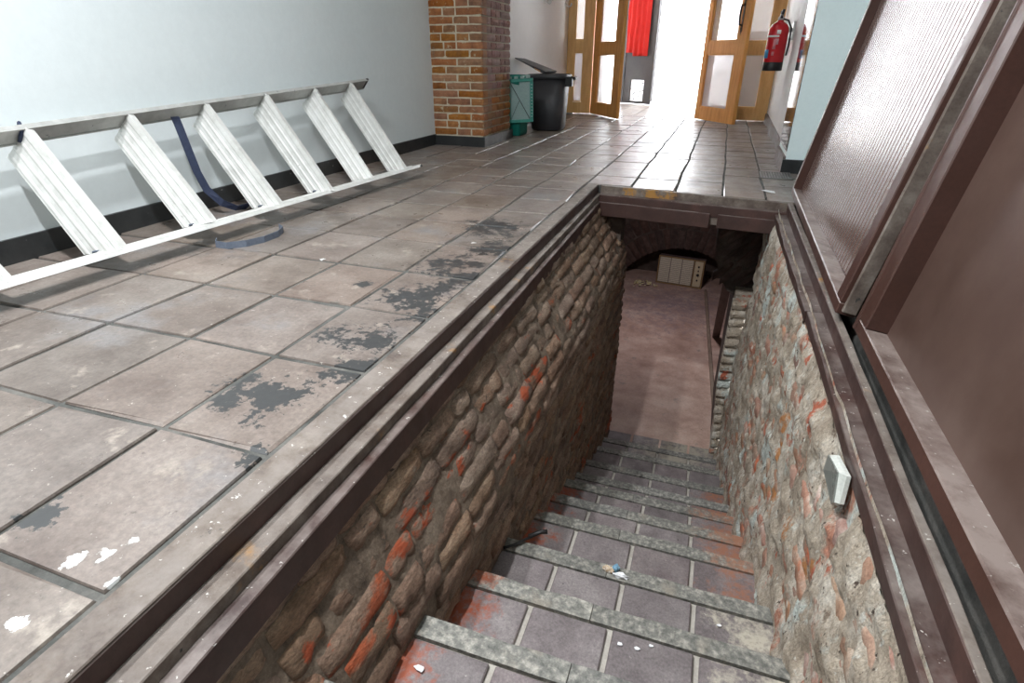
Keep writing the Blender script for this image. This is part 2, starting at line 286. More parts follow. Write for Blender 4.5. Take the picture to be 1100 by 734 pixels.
# ------------------------------------------------------------------ room shell
def room():
    b = MB()
    for x0, x1, y0, y1 in ((-2.5, -.69, -3.6, 10.4), (.445, .95, -3.6, 10.4), (-.69, .445, 3.31, 10.4), (-.69, .445, -3.6, -.2)):
        b.box(x0, x1, y0, y1, -.11, -.0045)
    b.box(.398, .4449, -.2, 3.31, -.30, -.20); b.box(.4449, .46, -.2, 3.31, -.30, -.11)
    fl = struct(b.obj('floor', MT['grout']))
    cols = [-2.3, -2.04, -1.77, -1.50, -1.225, -.95, -.695, -.435, -.185, .072, .29, .52, .75]
    rows = [-.32, 0, .31, .63, .955, 1.28, 1.61, 1.94, 2.25, 2.54, 2.83, 3.11, 3.36, 3.62, 3.91, 4.21, 4.49, 4.76] + [4.76 + .293 * k for k in range(1, 12)]
    for j in range(len(rows) - 1):
        for i in range(len(cols) - 1):
            x0, x1, y0, y1 = cols[i], cols[i + 1], rows[j], rows[j + 1]
            g = .0062
            if x1 > -.69 and x0 < .45 and y1 < 3.37: continue
            if x0 >= .28 and y1 < 3.4: continue
            if x0 >= .5: continue
            if x1 < -1.84 and 4.55 < y0 < 5.2: continue
            if x0 >= .28 and 4.2 < y0 < 4.75: x1 = .43
            if abs(x1 + .695) < .01 and y1 < 3.4: x1 = -.693; 
            if y0 == 3.36 and x0 > -.7:
                y0 = 3.315 - .12 * (x0 + .6) if x0 > -.5 else 3.335
            dz = RND.uniform(-.001, .002); tx = RND.uniform(-.002, .002); ty = RND.uniform(-.002, .002)
            def q(x, y, z):
                return (x + noise.noise((x * 3, y * 3, 1)) * .012, y + noise.noise((x * 3, y * 3, 9)) * .012, z + dz + tx * (x - x0) / .3 + ty * (y - y0) / .3)
            e = .0018; c = [(x0 + g, y0 + g), (x1 - g, y0 + g), (x1 - g, y1 - g), (x0 + g, y1 - g)]
            n = [(x0 + g + e, y0 + g + e), (x1 - g - e, y0 + g + e), (x1 - g - e, y1 - g - e), (x0 + g + e, y1 - g - e)]
            # chipped corner now and then
            if RND.random() < .3:
                k = RND.randrange(4); n[k] = (n[k][0] * .95 + (x0 + x1) * .025, n[k][1] * .95 + (y0 + y1) * .025)
            m = MB()
            m.add([q(*p, -.012) for p in c] + [q(*p, -.004) for p in c] + [q(*p, 0) for p in n],
                  [(0, 1, 5, 4), (1, 2, 6, 5), (2, 3, 7, 6), (3, 0, 4, 7), (4, 5, 9, 8), (5, 6, 10, 9), (6, 7, 11, 10), (7, 4, 8, 11), (8, 9, 10, 11)])
            m.obj('floor_tile', MT['tile'], fl)
    # vestibule floor beyond the doors
    m = MB()
    for j in range(9):
        for i in range(9):
            m.box(-1.95 + .28 * i + .004, -1.95 + .28 * (i + 1) - .004, 8.0 + .28 * j + .004, 8.0 + .28 * (j + 1) - .004, -.012, 0)
    stuff(m.obj('vestibule_paving', MT['tile'], fl))
    def slab(name, mt, *bx):
        b = MB()
        for q in bx: b.box(*q)
        return struct(b.obj(name, mt))
    slab('ceiling', MT['ceil'], (-2.6, 1, -3.7, 10.5, 3.0, 3.1))
    slab('wall_left', MT['wallL'], (-2.5, -2.3, -3.7, 4.6, -.1, 3.0))
    slab('wall_left_far', MT['wallW'], (-2.5, -2.06, 4.6, 8.12, -.1, 3.0))
    slab('wall_back', MT['wallW'], (-2.5, .95, -3.7, -3.5, -.1, 3.0))
    slab('wall_right', MT['teal'], (.76, .95, -3.7, 4.14, -.1, 3.0))
    slab('pillar_right', MT['teal'], (.43, .95, 4.13, 4.70, -.01, 3.0))
    b = MB(); b.hexa([(.463, 4.70, -.05), (.95, 4.70, -.05), (.95, 8.2, -.05), (.508, 7.8, -.05), (.463, 4.70, 3), (.95, 4.70, 3), (.95, 8.2, 3), (.508, 7.8, 3)])
    struct(b.obj('wall_right_far', MT['wallW']))
    slab('trim_pillar', MT['mirror'], (.4265, .43, 4.15, 4.69, .13, 2.4))
    slab('wall_vestibule_left', MT['wallW'], (-2.5, -1.95, 8.12, 10.5, -.1, 3.0))
    slab('wall_vestibule_right', MT['stone'], (.70, .95, 7.9, 10.5, -.1, 1.0))
    slab('wall_vestibule_right_upper', MT['wallW'], (.71, .95, 7.9, 10.5, 1.0, 3.0))
    slab('wall_front_right', MT['stone'], (.06, .70, 10.2, 10.5, -.1, 1.05))
    slab('wall_front_right_upper', MT['wallW'], (.07, .70, 10.22, 10.5, 1.05, 3.0))
    slab('wall_front', MT['wallW'], (-1.95, .71, 7.6, 8.2, 2.35, 3.0))
    slab('ground_street', MT['street'], (-40, 40, 10.4, 60, -.12, -.02))
    slab('baseboard_left', MT['base'], (-2.3, -2.286, -3.5, 4.58, -.01, .085))
    slab('baseboard_left_far', MT['base'], (-2.06, -2.046, 5.26, 8.06, -.01, .09))
    b = MB()
    b.box(-2.3, -1.832, 4.562, 4.58, -.01, .078); b.box(-1.85, -1.832, 4.58, 5.27, -.01, .078)
    struct(b.obj('baseboard_pillar', MT['base'], bevel=.003))
    slab('baseboard_pillar_right', MT['base'], (.412, .76, 4.112, 4.13, -.01, .085))
    b = MB(); b.box(.412, .43, 4.13, 4.70, -.01, .10)
    pts = [(.455 + .045 * (k / 16) - .012 * math.sin(k * .9) * (k > 3), 4.70 + 3.0 * k / 16) for k in range(17)]
    for (xa, ya), (xb, yb) in zip(pts, pts[1:]):
        b.hexa([(xa - .01, ya, -.01), (xa + .05, ya, -.01), (xb + .05, yb, -.01), (xb - .01, yb, -.01), (xa - .006, ya, .10), (xa + .05, ya, .10), (xb + .05, yb, .10), (xb - .006, yb, .10)])
    struct(b.obj('baseboard_right', MT['basebr']))
room()
# ------------------------------------------------------------------ bricks
def brick(fn, u0, u1, v0, v1, d, proud, mt, parent, nu=5, nv=3, rgh=.006, rnd_edge=.006, smooth=False):
    s = RND.random() * 50; m = MB(); V = []; F = []
    ju = [RND.uniform(-.006, .006) for _ in range(4)]
    for j in range(nv + 1):
        for i in range(nu + 1):
            a, b = i / nu, j / nv
            u = u0 + (u1 - u0) * a; v = v0 + (v1 - v0) * b
            edge = (i in (0, nu)) + (j in (0, nv))
            w = proud + rgh * .9 * noise.noise((u * 9 + s, v * 9, s)) + rgh * 1.1 * noise.noise((u * 42 + s, v * 42, s)) - (0, rnd_edge, rnd_edge * 1.7)[edge]
            if edge:
                u += .005 * noise.noise((u * 20, v * 20, s + 3)); v += .004 * noise.noise((u * 20 + 5, v * 20, s + 3))
            V.append(fn(u, v, w))
    nn = (nu + 1) * (nv + 1)
    for j in range(nv):
        for i in range(nu):
            k = j * (nu + 1) + i; F.append((k, k + 1, k + nu + 2, k + nu + 1))
    ring = [(i, 0) for i in range(nu + 1)] + [(nu, j) for j in range(1, nv + 1)] + [(i, nv) for i in range(nu - 1, -1, -1)] + [(0, j) for j in range(nv - 1, 0, -1)]
    for (i, j) in ring:
        V.append(fn(u0 + (u1 - u0) * i / nu, v0 + (v1 - v0) * j / nv, proud - d))
    r = len(ring)
    for k in range(r):
        a = ring[k][1] * (nu + 1) + ring[k][0]; kk = (k + 1) % r; b = ring[kk][1] * (nu + 1) + ring[kk][0]
        F.append((a, nn + k, nn + kk, b))
    m.add(V, F, smooth)
    return m.obj('brick', mt, parent)
def runs(a, b, lens, gap):
    out = []; u = a
    while u < b - .04:
        l = RND.choice(lens) * RND.uniform(.9, 1.08); e = min(u + l, b)
        if b - e < .05: e = b
        out.append((u, e - gap)); u = e
    return out
# brick pillar on the left
pb = MB(); pb.box(-2.3, -1.86, 4.59, 5.25, -.01, 3.0)
pil = struct(pb.obj('pillar_left', MT['pmortar']))
hi = MB()
c = 0; z = .082
while z < 2.95:
    h = .0585; top = z < 1.5
    ff = lambda u, v, w: Vector((u, 4.59 - w, v)); fs = lambda u, v, w: Vector((-1.86 + w, u, v))
    wid = [.105, .215][c % 2]
    xs = [(-1.85 - wid, -1.846)] + [(-1.85 - wid - .012 - (b - a), -1.85 - wid - .012 - .0) for a, b in [(0, RND.choice((.1, .2)))]]
    xs = [(-1.85 - wid, -1.848)]; x = -1.85 - wid - .012
    while x > -2.285:
        l = RND.choice((.10, .12, .2)); a = max(-2.298, x - l)
        if a < -2.25: a = -2.298
        xs.append((a, x)); x = a - .012
    for k, (a, b) in enumerate(xs):
        if top: brick(ff, a, b, z + .005, z + h - .006, .10 if k == 0 else .06, .006, MT['pbrick'], pil, 5, 2, .003, .003)
        else: hi.box(a, b, 4.575, 4.64, z + .005, z + h - .006)
    for a, b in runs(4.69 if c % 2 else 4.695, 5.262, [.11, .12, .2], .012):
        if top: brick(fs, a, b, z + .005, z + h - .006, .06, .012, MT['pbrick_glare'] if z > .36 + .2 * RND.random() else MT['pbrick'], pil, 4, 2, .005, .004)  # upper side bricks get the copy with door glare painted in
        else: hi.box(-1.9, -1.846, a, b, z + .005, z + h - .006)
    z += h; c += 1
stuff(hi.obj('upper_brickwork', MT['pbrick'], pil))
# ------------------------------------------------------------------ stairwell
YS = [.2, .46, .72, .981, 1.243, 1.539, 1.798, 2.063, 2.299, 2.59, 2.925, 3.222, 3.573]
ZS = [-.15 - .14 * k for k in range(13)]     # tread k lies between YS[k-1] and YS[k] at ZS[k]
def zstair(y):
    for k in range(12):
        if y < YS[k]: return ZS[k]
    return -1.83
def sm(t): t = max(0, min(1, t)); return t * t * (3 - 2 * t)
def xl(y, z):
    top = -.552 - .035 * max(0, min(1, y / 3.2))
    return top + (-.44 - top) * sm((-.10 - z) / .36)
def xr(y, z):
    return .337 - .022 * max(0, min(1, (y - 1) / 1.0)) * sm((-.5 - z) / .5) 
def fl_(u, v, w): return Vector((xl(u, v) + w, u, v))
def fr_(u, v, w): return Vector((xr(u, v) - w, u, v))
def sheet(name, fn, w0, mt, y0, y1, z0, z1, ny, nz, amp, fr=6, parent=None, extra=None, skip=None):
    V = []; F = []
    for j in range(nz + 1):
        for i in range(ny + 1):
            u = y0 + (y1 - y0) * i / ny; v = z0 + (z1 - z0) * j / nz
            n = noise.fractal((u * fr, v * fr * 1.3, 3.3), .8, 2.1, 5)
            V.append(fn(u, v, w0 + amp * n + (extra(u, v) if extra else 0)))
    for j in range(nz):
        for i in range(ny):
            u = y0 + (y1 - y0) * (i + .5) / ny; v = z0 + (z1 - z0) * (j + .5) / nz
            if skip and skip(u, v): continue
            k = j * (ny + 1) + i; F.append((k, k + 1, k + ny + 2, k + ny + 1))
    m = MB(); m.add(V, F, True)
    return m.obj(name, mt, parent)
below = lambda u, v: v < zstair(u) - .2
wl = struct(sheet('wall_stairwell_left', fl_, -.0035, MT['smortar'], -.15, 3.5, -1.86, -.09, 150, 70, .008, skip=below))
wr = struct(sheet('wall_stairwell_right', fr_, -.012, MT['plaster'], -.15, 3.46, -1.86, -.03, 60, 32, .006, skip=below))
def course(fn, parent, mt, y0, y1, hs, keep=1.0, proud=(.004, .016), top=-.055, wfun=None):
    z = top; c = 0
    while z > -1.84:
        h = RND.choice(hs)
        for a, b in runs(y0 - (c % 2) * .1, y1, [.2, .22, .235, .17, .11], .009):
            if b < .15 or b - a < .03 or z > -.05: continue
            zs = zstair((a + b) / 2)
            if z - h / 2 < zs - .02 or RND.random() > keep: continue
            dz = RND.uniform(-.005, .005)
            brick(fn, a, b, z - h + .010 + dz, z + dz, .05, RND.uniform(*proud) + (wfun((a + b) / 2, z) if wfun else 0), mt, parent, 8, 4, .007, .006, True)
        z -= h; c += 1
def dip(u, v):
    e = max(0, 1 - math.hypot((u - 1.07) / .14, (v + .11) / .09)); t = max(0, 1 - (-.09 - v) / .05)
    return -.03 * e ** .5 - .012 * min(1, t)
course(fl_, wl, MT['sbrick'], .1, 3.5, [.047, .050, .054], top=-.108, proud=(-.001, .009))
course(fr_, wr, MT['rbrick'], .1, 3.4, [.060, .064], proud=(-.004, .005), top=-.098, wfun=lambda u, v: min(0, dip(u, v)) * 1.2)
pl = stuff(sheet('plaster_coat', fr_, .004, MT['plaster'], .0, 3.44, -1.85, -.085, 330, 170, .018, 8.5, wr, skip=below, extra=dip))
# plain return walls of the cellar
def slab(name, mt, *bx, kind='structure'):
    b = MB()
    for q in bx: b.box(*q)
    o = b.obj(name, mt); o['kind'] = kind; return o
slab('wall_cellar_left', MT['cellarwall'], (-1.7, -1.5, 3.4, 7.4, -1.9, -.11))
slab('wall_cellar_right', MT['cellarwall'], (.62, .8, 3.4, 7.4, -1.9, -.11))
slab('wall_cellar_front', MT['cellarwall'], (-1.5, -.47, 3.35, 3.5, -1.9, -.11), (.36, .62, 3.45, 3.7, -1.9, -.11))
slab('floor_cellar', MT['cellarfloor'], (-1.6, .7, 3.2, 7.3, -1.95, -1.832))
slab('wall_stairwell_back', MT['smortar'], (-.75, .50, -.40, -.15, -2.0, -.03))
# stairs
sb = MB()
for k in range(13):
    sb.box(-.62, .42, YS[k - 1] if k else -.15, YS[k] - .006, -2.0, ZS[k] - .012)
stairs = struct(sb.obj('stairs', MT['stairmortar']))
JX = [-.56, -.468, -.268, -.068, .132, .29, .40]
for k in range(13):
    y0 = YS[k - 1] if k else -.15; y1 = YS[k]; z = ZS[k]; nw = .055
    for i in range(len(JX) - 1):
        if i == 0: continue
        a, b = JX[i] + .007, JX[i + 1] - .007
        if i == 1: a = -.55
        if i == 4: b = .40
        if i == 5: continue
        m = MB(); m.box(a, b, y0 - .02, y1 - nw - .005, z - .03, z + RND.uniform(-.002, .001))
        m.obj('tread_tile', MT['streadt'], stairs, bevel=.003, seg=1)
    for a, b in ((-.56, -.12), (-.118, .40)):
        if k == 12: continue
        V = []; n = 10
        m = MB()
        for q in range(n):
            xa = a + (b - a) * q / n; xb = a + (b - a) * (q + 1) / n
            fa = noise.noise((xa * 9, k, 0)) * .006; fb = noise.noise((xb * 9, k, 0)) * .006
            za = noise.noise((xa * 14, k, 5)) * .003; zb = noise.noise((xb * 14, k, 5)) * .003
            m.add([(xa, y1 - nw, z - .05), (xb, y1 - nw, z - .05), (xb, y1 + fb, z - .05), (xa, y1 + fa, z - .05),
                   (xa, y1 - nw, z + .001), (xb, y1 - nw, z + .001), (xb, y1 + fb - .006, z + zb), (xa, y1 + fa - .006, z + za), (xb, y1 + fb, z - .01), (xa, y1 + fa, z - .01)],
                  [(4, 5, 6, 7), (7, 6, 8, 9), (9, 8, 2, 3), (3, 2, 1, 0), (0, 1, 5, 4)] + ([(0, 4, 7, 9, 3)] if q == 0 else []) + ([(1, 2, 8, 6, 5)] if q == n - 1 else []))
        m.obj('nosing', MT['nosing'], stairs, weld=True)
# brick jamb at the foot of the right wall, ledge and dark pier behind it
jb = MB(); jb.hexa([(.275, 3.47, -1.85), (.40, 3.47, -1.85), (.40, 3.72, -1.85), (.275, 3.72, -1.85), (.252, 3.47, -.665), (.40, 3.47, -.665), (.40, 3.72, -.665), (.252, 3.72, -.665)])
jamb = struct(jb.obj('trim_jamb', MT['plaster']))
z = -.67; k = 0
while z > -1.8:
    h = RND.uniform(.058, .075)
    x0 = .236 + .035 * sm((-z - 1.2) / .5)
    fj = lambda u, v, w: Vector((u, 3.47 - w, v + .25 * (u - .3) * (0.35 if v > -1.55 else 1.2)))
    brick(fj, x0, .335, z - h + .012, z, .08, RND.uniform(.01, .025), MT['plaster'], jamb, 5, 3, .006, .012)
    z -= h; k += 1
V = [(.09, -.11), (.62, -.11), (.62, -1.85), (.275, -1.85), (.262, -.74), (.20, -.70), (.13, -.58), (.09, -.42)]
m = MB(); n = len(V)
m.add([(x, 3.73, z) for x, z in V] + [(x, 4.35, z) for x, z in V], [tuple(range(n)), tuple(range(2 * n - 1, n - 1, -1))] + [(i, i + n, (i + 1) % n + n, (i + 1) % n) for i in range(n)])
pier = struct(m.obj('wall_cellar_pier', MT['cellarwall']))
fp = lambda u, v, w: Vector((u, 3.73 - w, v + (u - .3) * .9))
for j in range(8):
    for a, b in runs(.10 + .05 * (j % 2), .60, [.14, .2], .012):
        zz = -.20 - j * .068
        if zz + ((a + b) / 2 - .3) * .9 > -.13 or zz + ((a + b) / 2 - .3) * .9 < -.66: continue
        brick(fp, a, b, zz, zz + .058, .05, RND.uniform(.006, .02), MT['cbrick'], pier, 4, 2, .008, .01)
# back wall of the cellar with a relieving arch over a shallow niche
AC = Vector((-.2, 0, -2.25)); AR = .85
m = MB(); V = []; F = []
N_ = 28
for i in range(N_ + 1):
    a = math.radians(20 + 140 * i / N_); p = AC + Vector((math.cos(a) * AR, 0, math.sin(a) * AR))
    V += [(p.x, 6.97, max(p.z, -1.85)), (p.x * 2.2 + .24, 6.97, -.10), (p.x, 7.25, max(p.z, -1.85))]
for i in range(N_): F += [(3 * i, 3 * i + 1, 3 * i + 4, 3 * i + 3), (3 * i, 3 * i + 3, 3 * i + 5, 3 * i + 2)]
m.add(V, F); m.box(-1.6, -.99, 6.97, 7.2, -1.9, -.1); m.box(.59, .7, 6.97, 7.2, -1.9, -.1); m.box(-1.7, .8, 7.25, 7.4, -1.9, -.1)
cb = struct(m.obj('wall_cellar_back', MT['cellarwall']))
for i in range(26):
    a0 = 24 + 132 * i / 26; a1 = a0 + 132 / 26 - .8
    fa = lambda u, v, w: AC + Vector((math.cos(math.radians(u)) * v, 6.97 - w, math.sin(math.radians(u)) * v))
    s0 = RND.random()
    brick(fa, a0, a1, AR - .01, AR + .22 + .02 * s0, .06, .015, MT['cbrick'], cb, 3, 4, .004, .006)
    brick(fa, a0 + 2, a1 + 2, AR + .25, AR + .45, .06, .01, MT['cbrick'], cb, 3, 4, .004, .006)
# ------------------------------------------------------------------ hatch frame (stepped boards)
hatch = struct(empty('trim_hatch'))
def prism(name, pts0, pts1, mt, y0=None, y1=None, n=14, wob=.003, seed=0):
    # cross-section polygon pts0 at y0 to pts1 at y1, with a little waviness along the run
    m = MB(); k = len(pts0); V = []; F = []
    for i in range(n + 1):
        t = i / n; y = y0 + (y1 - y0) * t
        for j in range(k):
            x = pts0[j][0] * (1 - t) + pts1[j][0] * t; z = pts0[j][1] * (1 - t) + pts1[j][1] * t
            d = wob * noise.noise((y * 5, j * .7 + seed, seed))
            V.append((x + d, y, z + d * .5))
    for i in range(n):
        for j in range(k):
            F.append((i * k + j, i * k + (j + 1) % k, (i + 1) * k + (j + 1) % k, (i + 1) * k + j))
    F += [tuple(range(k)), tuple(n * k + j for j in range(k - 1, -1, -1))]
    m.add(V, F); return m.obj(name, mt, hatch, bevel=.002, seg=1)
Y0, Y1 = -.2, 3.31
prism('board', [(-.680, .007), (-.617, .006), (-.617, -.06), (-.680, -.06)], [(-.682, .007), (-.622, .006), (-.622, -.06), (-.682, -.06)], MT['board_dirty'], Y0, Y1, 24, .003, 1)
prism('board', [(-.640, .004), (-.6145, .002), (-.6145, -.06), (-.640, -.06)], [(-.640, .004), (-.6195, .002), (-.6195, -.06), (-.640, -.06)], MT['board'], Y0, Y1, 24, .0, 2)
prism('board', [(-.63, -.038), (-.567, -.038), (-.567, -.10), (-.63, -.10)], [(-.63, -.045), (-.602, -.045), (-.602, -.10), (-.63, -.10)], MT['board_dirty'], Y0, Y1, 40, .005, 3)
prism('board', [(-.60, -.060), (-.537, -.062), (-.532, -.116), (-.60, -.125)], [(-.62, -.078), (-.590, -.078), (-.588, -.14), (-.62, -.14)], MT['board'], Y0, Y1, 24, .002, 4)
# far side, slightly skewed
def fary(x): return 3.29 - .1255 * (x + .604)
def farboard(off, zt, zb, depth, mt, xa=-.60, xb=.40, ns=20, wob=.003, seed=0):
    m = MB(); V = []; F = []
    for i in range(ns + 1):
        x = xa + (xb - xa) * i / ns; d = wob * noise.noise((x * 6, seed, 2)); y = fary(x) + off
        V += [(x, y + d, zt + d), (x, y + depth, zt), (x, y + depth, zb), (x, y + d * .5, zb + d)]
    for i in range(ns):
        for j in range(4): F.append((4 * i + j, 4 * i + (j + 1) % 4, 4 * i + 4 + (j + 1) % 4, 4 * i + 4 + j))
    F += [(0, 1, 2, 3), tuple(4 * ns + j for j in (3, 2, 1, 0))]
    m.add(V, F); return m.obj('board', mt, hatch, bevel=.002, seg=1)
farboard(0, .004, -.06, .03, MT['board_dirty'], wob=.002, seed=1)
farboard(-.045, -.038, -.10, .08, MT['board'], wob=.005, seed=2)
farboard(-.062, -.078, -.155, .08, MT['board'], xb=.02, wob=.004, seed=3)
farboard(-.058, -.078, -.150, .08, MT['board'], xa=.06, wob=.004, seed=4)
farboard(-.040, -.085, -.140, .05, MT['board_dirty'], xa=-.0, xb=.1, wob=.003, seed=4)
# right side
prism('board', [(.384, .004), (.397, .005), (.397, -.06), (.384, -.06)], [(.386, .004), (.408, .006), (.408, -.06), (.386, -.06)], MT['board_dirty'], Y0, 3.17, 30, .003, 6)
prism('board', [(.3825, .002), (.389, .003), (.389, -.06), (.3825, -.06)], [(.3845, .002), (.39, .003), (.39, -.06), (.3845, -.06)], MT['board'], Y0, 3.17, 24, .0, 7)
prism('board', [(.339, -.040), (.395, -.040), (.395, -.095), (.342, -.078)], [(.339, -.040), (.395, -.040), (.395, -.095), (.342, -.078)], MT['board'], Y0, 1.80, 30, .003, 8)
prism('board', [(.335, -.043), (.395, -.043), (.395, -.10), (.338, -.08)], [(.330, -.046), (.395, -.046), (.395, -.11), (.334, -.09)], MT['board'], 1.81, 3.12, 30, .006, 9)
prism('board', [(-.62, -.02), (.42, -.02), (.42, -.10), (-.62, -.10)], [(-.62, -.02), (.42, -.02), (.42, -.10), (-.62, -.10)], MT['board'], -.26, -.2, 2, 0, 10)
# ------------------------------------------------------------------ trapdoor leaves
def trapdoor(name, label, O, far, tilt, Lh, near_w, far_w, corr):
    O = Vector(O); F_ = Vector(far); u = (F_ - O); Ln = u.length; u.normalize()
    v = Vector((tilt, 0, 1)); v = (v - u * v.dot(u)).normalized(); n = v.cross(u).normalized()
    if n.x > 0: n = -n
    root = empty(name, O); tag(root, label, 'trapdoor', 'open hatch doors')
    M = Matrix((u, v, n)).transposed().to_4x4()
    def bx(nm, a0, a1, b0, b1, c0, c1, mt, bev=.003):
        m = MB(); m.box(a0, a1, b0, b1, c0, c1, M)
        o = link(nm, m.mesh(nm, bev, 1), mt, root); return o
    rb = .033
    bx('rail', near_w * .0, Ln, 0, rb, -.055, 0, MT['doorbrown']); bx('rail', 0, Ln, Lh - .05, Lh, -.055, 0, MT['doorbrown'])
    bx('stile', 0, near_w, rb, Lh - .05, -.055, .001, MT['doorbrown']); bx('stile', Ln - far_w, Ln, rb, Lh - .05, -.055, .001, MT['doorbrown'])
    if corr:
        m = MB(); a = near_w; V = []; F = []; pitch = .034; i = 0
        while a < Ln - far_w:
            big = a > near_w + .62 * (Ln - near_w - far_w)
            for da, c in ((0, -.0500), (.80, -.0500 if not big else -.0502), (.85, -.0516 if not big else -.0505), (.95, -.0516 if not big else -.0505)):
                V += [M @ Vector((a + da * pitch, rb, c - .008 + .024 * a / Ln)), M @ Vector((a + da * pitch, Lh - .05, c - .008 + .024 * a / Ln))]
            a += pitch
        k = len(V) // 2
        F = [(2 * q, 2 * q + 2, 2 * q + 3, 2 * q + 1) for q in range(k - 1)]
        m.add(V, F); link('panel', m.mesh('panel'), MT['corr'], root)
        bx('backing', 0, Ln, 0, Lh, -.078, -.064, MT['doorbrown'])
        bx('edge_strip', -.012, 0, .01, Lh, -.05, -.012, MT['board_dirty'])
    else:
        bx('panel', near_w, Ln - far_w, rb, Lh - .05, -.062, -.050, MT['doorpanel'], 0)
        bx('cover_strip', Ln, Ln + .014, 0, Lh, -.02, .004, MT['doorbrown'], .004)
    return root
trapdoor('trapdoor', 'brown open hatch door with ribbed glossy panel, farther of the two leaves', (.373, 1.62, .034), (.400, 3.285, .034), .17, 1.0, .06, .045, True)
trapdoor('trapdoor', 'brown open hatch door with plain flat panel, nearer of the two leaves', (.403, -.25, .034), (.403, 1.515, .034), .152, 1.0, .07, .066, False)
# ------------------------------------------------------------------ stepladder lying on its side against the left wall
LT = [[[-2.262, 1.297, .352], [-2.185, 1.342, .446], [-1.976, 1.249, .055], [-1.823, 1.285, .08]],
      [[-2.262, 1.691, .365], [-2.185, 1.723, .461], [-1.944, 1.625, .055], [-1.82, 1.666, .08]],
      [[-2.262, 2.08, .381], [-2.185, 2.103, .477], [-1.921, 1.98, .055], [-1.772, 1.996, .08]],
      [[-2.262, 2.465, .4], [-2.185, 2.493, .498], [-1.892, 2.334, .055], [-1.739, 2.322, .08]],
      [[-2.262, 2.853, .417], [-2.185, 2.891, .511], [-1.858, 2.669, .055], [-1.738, 2.684, .08]],
      [[-2.262, 3.231, .43], [-2.185, 3.241, .527], [-1.833, 3.003, .055], [-1.701, 2.985, .08]]]
def lerp(a, b, t): return Vector(a) * (1 - t) + Vector(b) * t
LL = [[lerp(LT[0][i], LT[5][i], k / 5.0) for i in range(4)] for k in range(-2, 6)]
ladder = empty('stepladder', (-2.05, 2.0, 0)); tag(ladder, 'weathered aluminium stepladder lying on its side against the white wall', 'ladder')
def ends(i, k): return lerp(LT[0][i], LT[5][i], k / 5.0)
def rail(i0, i1, sgn, k0, k1):
    m = MB(); P = []
    for k in (k0, k1):
        a, b = ends(i0, k), ends(i1, k); a = lerp(a, b, .45)
        D = (ends(2, k) - ends(0, k)).normalized() * sgn
        P.append((a, b, b + D * .015, a + D * .015))
    m.hexa([*P[0], *P[1]]); r = m.obj('rail', MT['alud' if sgn < 0 else 'alu'], ladder, bevel=.003)
    # inward flanges of the channel
    m = MB()
    for (a0, b0, c0, d0), (a1, b1, c1, d1) in [P]:
        for s in (0, 1):
            p0, q0 = (a0, lerp(a0, b0, .07)) if s == 0 else (lerp(b0, a0, .07), b0)
            p1, q1 = (a1, lerp(a1, b1, .07)) if s == 0 else (lerp(b1, a1, .07), b1)
            I0 = (a0 - d0) * .35; I1 = (a1 - d1) * .35
            m.hexa([p0, q0, q0 + I0, p0 + I0, p1, q1, q1 + I1, p1 + I1])
    m.obj('flange', MT['alud' if sgn < 0 else 'alu'], r)
    m = MB(); e = (Vector(P[1][0]) - Vector(P[0][0])).normalized()
    c = sum((Vector(p) for p in P[1]), Vector()) / 4
    q = [c + (Vector(p) - c) * 1.04 for p in P[1]]
    m.hexa([*[p - e * .02 for p in q], *[p + e * .006 for p in q]]); m.obj('end_cap', MT['black'], r, bevel=.003)['label'] = 'dark plastic foot cap'
    return r
rail(0, 1, -1, -2.2, 5.55); rail(2, 3, 1, -2.2, 5.50)
for k in range(-2, 6):
    c = LT[k] if k >= 0 else [ends(i, k) for i in range(4)]
    P, P2, Q, Q2 = [Vector(q) for q in c]
    L = (P - Q); T = L.cross(P2 - P).normalized()
    if T.y < 0: T = -T
    prof = []
    n = 24
    for i in range(n + 1):
        t = i / n
        d = -.0022 if (i % 6 in (2, 3) and t < .78) else 0
        if t > .80: d = -.004
        prof.append((t, d))
    m = MB(); V = []
    for (t, d) in prof: V += [lerp(Q, Q2, t) + T * d, lerp(P, P2, t) + T * d]
    for (t, d) in ((1, .024), (.86, .024), (.86, .004), (0, .004)): V += [lerp(Q, Q2, t) + T * d, lerp(P, P2, t) + T * d]
    K = len(V) // 2
    m.add(V, [(2 * i, 2 * ((i + 1) % K), 2 * ((i + 1) % K) + 1, 2 * i + 1) for i in range(K)] + [tuple(2 * i for i in range(K)), tuple(2 * i + 1 for i in range(K - 1, -1, -1))])
    tr = m.obj('tread', MT['alu'], ladder)
    if k in (0, 1, 2, 3):
        m = MB(); p = lerp(Q2, Q, .15) + T * .012; pts = [p + (Q - Q2) * a + L * b + T * (.02 * math.sin(a * 9)) for a, b in ((0, .0), (.15, .035), (.35, .03), (.55, .012), (.75, .004))]
        m.tube(pts, .004, 6); m.obj('tie', MT['greystrap'], tr)['label'] = 'faded blue cord tie'
    if k == 0:
        m = MB(); p = lerp(P, P2, .5) - T * .004
        m.tube([p - L * .03 + (P2 - P) * .1, p + (P2 - P) * .4 + T * -.004, p + L * .06 + (P2 - P) * .45, p + L * .065 + T * .03], .006, 6); m.obj('tie', MT['navy'], tr)['label'] = 'dark blue cord tie'
